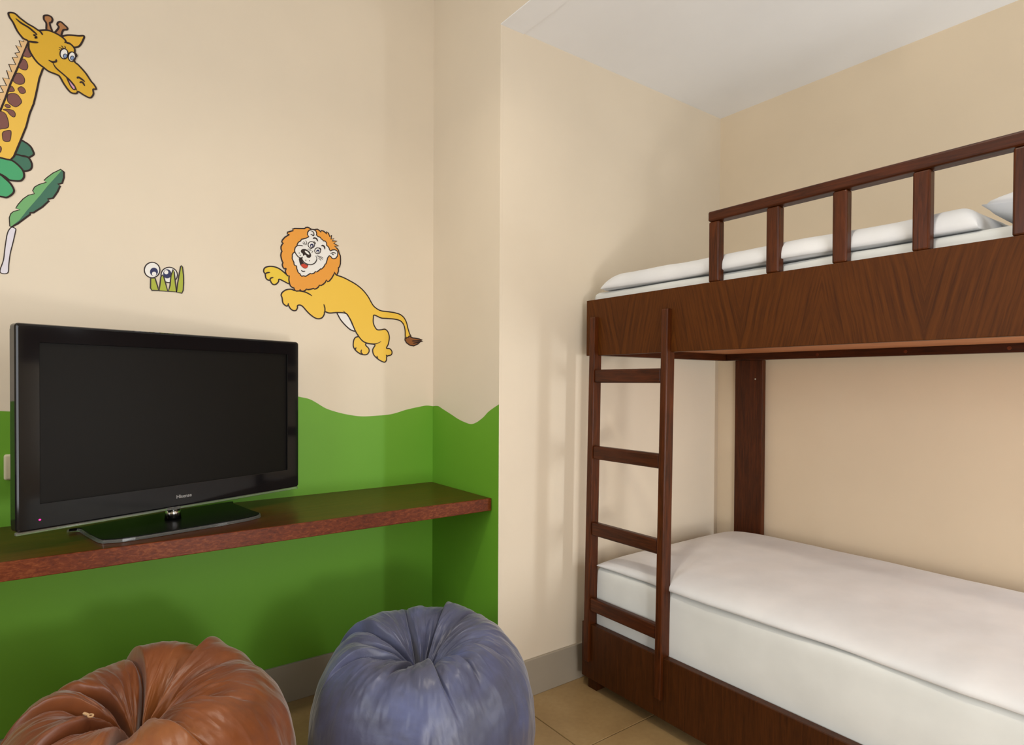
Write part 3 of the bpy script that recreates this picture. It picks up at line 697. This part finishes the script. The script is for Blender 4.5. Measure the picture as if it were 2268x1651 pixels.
  ('horn','C','horn',2,1,38,'-433,21968 -413,22012 -333,22046 -262,22029 -232,21964 -253,21881 -293,21842 -283,21757 -244,21607 -365,21591 -374,21801 -424,21883'),
  ('horn','C','horn',2,1,38,'-121,21852 -100,21927 -38,21964 44,21909 116,21845 105,21791 23,21749 -19,21621 -40,21512 -183,21565 -101,21745 -90,21812'),
  ('head','C','girh',4,1,38,'-1212,21799 -1088,21831 -964,21741 -809,21648 -673,21597 -554,21538 -505,21555 -354,21612 -193,21599 -30,21541 63,21470 94,21404 198,21388 281,21300 291,21200 280,20927 385,20832 554,20651 682,20456 757,20374 811,20259 735,20224 741,20082 659,19955 509,19990 372,20055 329,19991 214,19971 131,20037 28,20186 -54,20340 -115,20397 -318,20437 -439,20513 -578,20608 -695,20769 -773,20943 -788,21148 -899,21198 -1023,21352 -1118,21564 -1194,21684'),
  ('mouth','C','pink',5,1,28,'101,20386 173,20331 277,20208 302,20112 256,20086 194,20158 142,20270'),
  ('eye','C','white',6,0,26,'130,21090 125,21042 111,20997 90,20957 64,20928 34,20911 5,20909 -22,20922 -42,20948 -56,20984 -60,21028 -55,21075 -42,21121 -21,21160 6,21190 35,21207 64,21209 91,21197 112,21171 125,21134'),
  ('eye','C','blue',7,0,14,'107,21013 105,20994 98,20974 88,20958 75,20945 61,20937 47,20936 34,20941 24,20951 18,20966 16,20984 18,21004 25,21023 35,21040 47,21052 61,21060 76,21061 88,21057 98,21047 105,21032'),
  ('eye','C','white',6,0,26,'310,21060 305,21015 292,20972 273,20934 248,20906 221,20891 194,20889 169,20902 150,20927 138,20962 134,21004 138,21049 151,21092 170,21129 195,21157 222,21173 249,21175 274,21163 293,21138 305,21102'),
  ('eye','C','blue',7,0,14,'276,21008 273,20988 267,20969 257,20952 244,20940 229,20932 215,20931 202,20935 192,20946 186,20961 184,20979 186,20999 193,21018 203,21035 216,21048 230,21055 244,21057 257,21052 267,21042 274,21027'),
  ('outline','S','ink',8,1,40,'-327,20761 -236,20735 -155,20778 -149,20843'),
  ('outline','S','ink',8,1,32,'-236,20735 -156,20588 8,20460 132,20357 277,20195 340,20071'),
  ('outline','S','ink',8,1,44,'341,20432 394,20474 532,20391'),
  ('outline','S','ink',8,1,40,'404,20322 468,20361 531,20261'),
  ('outline','S','ink',8,1,40,'-1060,21695 -945,21612 -771,21538 -653,21454 -585,21403'),
  ('outline','S','ink',8,1,30,'-585,21403 -664,21364 -595,21337 -634,21292 -575,21312'),
  ('outline','S','ink',8,1,44,'-792,21147 -674,21161 -556,21193'),
  ('outline','S','ink',8,1,36,'-554,21538 -495,21496 -459,21433'),
  ('outline','S','ink',8,1,30,'53,21480 73,21410 42,21382'),
  ('outline','S','ink',8,1,18,'-88,21141 -51,21148'),
  ('outline','S','ink',8,1,18,'-88,21204 -31,21198 -6,21180'),
  ('outline','S','ink',8,1,18,'-37,21272 0,21246 14,21200'),
  ('outline','S','ink',8,1,18,'42,21290 68,21256 56,21219'),
  ('outline','F','ink',8,0,0,'291,21149 318,21176 343,21153 360,21107 343,21050 305,21059'),
  ('near_leaf','C','leafl',5,1,38,'-1669,17708 -1418,17709 -1291,17696 -1152,17685 -1012,17577 -914,17445 -893,17296 -937,17189 -1013,17140 -1208,17127 -1293,17187 -1420,17257 -1670,17327'),
  ('near_leaf','C','leafl',6,1,38,'-1670,17327 -1420,17243 -1314,17155 -1218,17064 -1155,16966 -1116,16848 -1155,16744 -1263,16636 -1359,16629 -1673,16702'),
 ],
 'leaf': [
  ('leaf_blade','C','leafd',0,0,38,'-1202,15837 -1212,16070 -1179,16186 -1125,16251 -973,16332 -1071,16366 -1016,16478 -906,16651 -796,16769 -652,16844 -692,16929 -651,17035 -550,17125 -381,17224 -433,17276 -369,17360 -232,17516 -47,17669 22,17611 21,17453 -21,17278 -118,17224 -68,17191 -131,17007 -235,16802 -360,16750 -331,16707 -485,16501 -687,16303 -765,16284 -758,16243 -865,16127 -1040,15932 -1170,15828'),
  ('light_half','F','leafm',1,0,0,'-1202,15837 -1212,16070 -1179,16186 -1125,16251 -973,16332 -1071,16366 -1016,16478 -906,16651 -796,16769 -652,16844 -692,16929 -651,17035 -550,17125 -381,17224 -433,17276 -369,17360 -232,17516 -47,17669 -36,17642 -233,17330 -370,17118 -529,16833 -686,16579 -842,16327 -996,16050 -1170,15842'),
 ],
 'stalk': [
  ('stalk','C','lilac',0,1,20,'-1191,15797 -1138,15811 -1084,15772 -1095,15673 -1139,15417 -1205,15075 -1239,14767 -1265,14515 -1431,14524 -1355,14863 -1322,15198 -1267,15620'),
 ],
 'eyes': [
  ('eye','C','white',0,0,28,'2468,15018 2457,14941 2426,14869 2379,14810 2319,14769 2253,14750 2187,14755 2128,14783 2081,14832 2051,14896 2041,14970 2052,15046 2082,15117 2129,15176 2188,15218 2254,15238 2320,15234 2379,15206 2427,15158 2457,15093'),
  ('eye','F','navy',1,0,0,'2412,14955 2407,14913 2391,14874 2367,14842 2336,14820 2302,14810 2268,14813 2238,14828 2214,14855 2198,14890 2193,14930 2198,14972 2214,15010 2238,15042 2269,15065 2303,15075 2337,15072 2367,15057 2391,15031 2407,14995'),
  ('eye','F','white',2,0,0,'2366,14887 2363,14866 2355,14846 2342,14829 2325,14818 2307,14813 2288,14814 2272,14822 2259,14836 2250,14854 2247,14874 2250,14896 2259,14916 2272,14932 2288,14944 2307,14949 2325,14948 2342,14940 2355,14926 2363,14908'),
  ('eye','C','white',0,0,28,'2958,14915 2946,14837 2913,14765 2861,14705 2797,14663 2725,14643 2654,14648 2590,14677 2540,14726 2508,14791 2497,14865 2508,14942 2540,15014 2591,15074 2655,15116 2726,15136 2798,15133 2862,15105 2914,15056 2947,14991'),
  ('eye','F','navy',1,0,0,'2786,14933 2780,14887 2764,14844 2738,14809 2706,14785 2670,14774 2635,14778 2603,14795 2578,14825 2561,14864 2556,14908 2562,14954 2578,14996 2603,15032 2635,15056 2671,15067 2706,15064 2738,15047 2764,15017 2780,14978'),
  ('eye','F','white',2,0,0,'2702,14973 2699,14952 2691,14933 2677,14916 2661,14905 2643,14900 2625,14901 2608,14909 2595,14922 2587,14940 2584,14960 2587,14981 2596,15001 2609,15017 2625,15028 2643,15034 2661,15033 2678,15025 2691,15012 2699,14994'),
  ('grass_blade','C','grass',3,0,30,'2212,14726 2333,14744 2410,14461 2423,14364 2247,14352 2207,14421'),
  ('grass_blade','C','grass',3,0,30,'2538,14870 2574,14811 2615,14648 2683,14362 2446,14360 2464,14529 2492,14802'),
  ('grass_blade','C','grass',3,0,30,'2837,15081 2869,14990 2897,14677 2929,14368 2702,14363 2748,14557 2776,14875'),
  ('grass_blade','C','grass',3,0,30,'3066,15229 3104,15186 3132,14913 3136,14701 3122,14434 3084,14340 2934,14358 2962,14630 3010,14952 3048,15190'),
 ],
 'oval': [
  ('oval','F','white',0,0,0,'-510,10570 -520,10619 -550,10665 -598,10704 -660,10735 -732,10754 -810,10760 -888,10754 -960,10735 -1022,10704 -1070,10665 -1100,10619 -1110,10570 -1100,10521 -1070,10475 -1022,10436 -960,10405 -888,10386 -810,10380 -732,10386 -660,10405 -598,10436 -550,10475 -520,10521'),
 ],
}

def ribbon(bm, pts, w, y, closed):
    n = len(pts); L_, R2 = [], []
    for i, p in enumerate(pts):
        a = pts[(i - 1) % n] if closed or i > 0 else p; b = pts[(i + 1) % n] if closed or i < n - 1 else p
        dx, dz = b[0] - a[0], b[1] - a[1]; l = math.hypot(dx, dz) or 1
        tp = 1.0
        if not closed: tp = max(0.35, min(1.0, 3.0 * min(i, n - 1 - i) / n + 0.35))
        ox, oz = -dz / l * w / 2 * tp, dx / l * w / 2 * tp
        L_.append(bm.verts.new((p[0] + ox, y, p[1] + oz))); R2.append(bm.verts.new((p[0] - ox, y, p[1] - oz)))
    for i in range(n if closed else n - 1):
        j = (i + 1) % n
        bm.faces.new((L_[i], L_[j], R2[j], R2[i]))
def fill(bm, pts, y):
    co, _, tris = delaunay_2d_cdt([Vector(p) for p in pts], [], [list(range(len(pts)))], 1, 1e-6)[:3]
    vs_ = [bm.verts.new((p[0], y, p[1])) for p in co]
    for tr in tris:
        a = sum(co[tr[i]].x * co[tr[(i + 1) % 3]].y - co[tr[(i + 1) % 3]].x * co[tr[i]].y for i in range(3))
        bm.faces.new([vs_[i] for i in (tr if a > 0 else tr[::-1])])
def sticker(key, name, label, step=0.00022):
    ents = STICKERS[key]; parts = {}; allp = []
    for part, kind, colr, lay, sm, w, s in ents:
        pts = [tuple(float(q) / 10000 for q in p.split(',')) for p in s.split()]
        ded = [pts[0]]
        for p in pts[1:]:
            if p != ded[-1]: ded.append(p)
        pts = ded; allp += pts
        if sm: pts = catmull(pts, 5, kind != 'S')
        y = YA - 0.0006 - lay * step
        if kind in 'CF': parts.setdefault((part, colr, s), []).append(('fill', pts, y, 0))
        if kind == 'C': parts.setdefault(('outline', 'ink', ''), []).append(('rib', pts, y - step * 0.5, w * 1.25 / 10000))
        if kind == 'S': parts.setdefault(('outline', colr, ''), []).append(('open', pts, y, w * 1.25 / 10000))
    org = (sum(p[0] for p in allp) / len(allp), YA, min(p[1] for p in allp))
    root = thing(name, org, label, 'wall sticker')
    for (part, colr, _), prims in parts.items():
        bm = bmesh.new()
        for k, pts, y, w in prims:
            if k == 'fill': fill(bm, pts, y)
            elif k == 'rib': ribbon(bm, pts, w, y, True)
            else: ribbon(bm, pts, w, y, False)
        bm.normal_update()
        for f in bm.faces:
            if f.normal.y > 0: f.normal_flip()
        bmesh.ops.translate(bm, verts=bm.verts, vec=-Vector(org))
        me = bpy.data.meshes.new(part); bm.to_mesh(me); bm.free()
        finish(bpy.data.objects.new(part, me), M['p_' + colr], root)
    return root
sticker('lion', 'lion_sticker', 'cartoon lion wall sticker with orange mane leaping above the shelf')
sticker('giraffe', 'giraffe_sticker', 'cartoon giraffe wall sticker with long spotted neck rising from leaves')
sticker('leaf', 'leaf_sticker', 'single torn green banana leaf wall sticker below the giraffe')
sticker('stalk', 'stalk_sticker', 'slim white stalk wall sticker under the banana leaf')
sticker('eyes', 'eyes_sticker', 'small wall sticker of two cartoon eyes peeping over green grass blades')
sticker('oval', 'oval_sticker', 'white oval wall sticker mostly hidden behind the television')
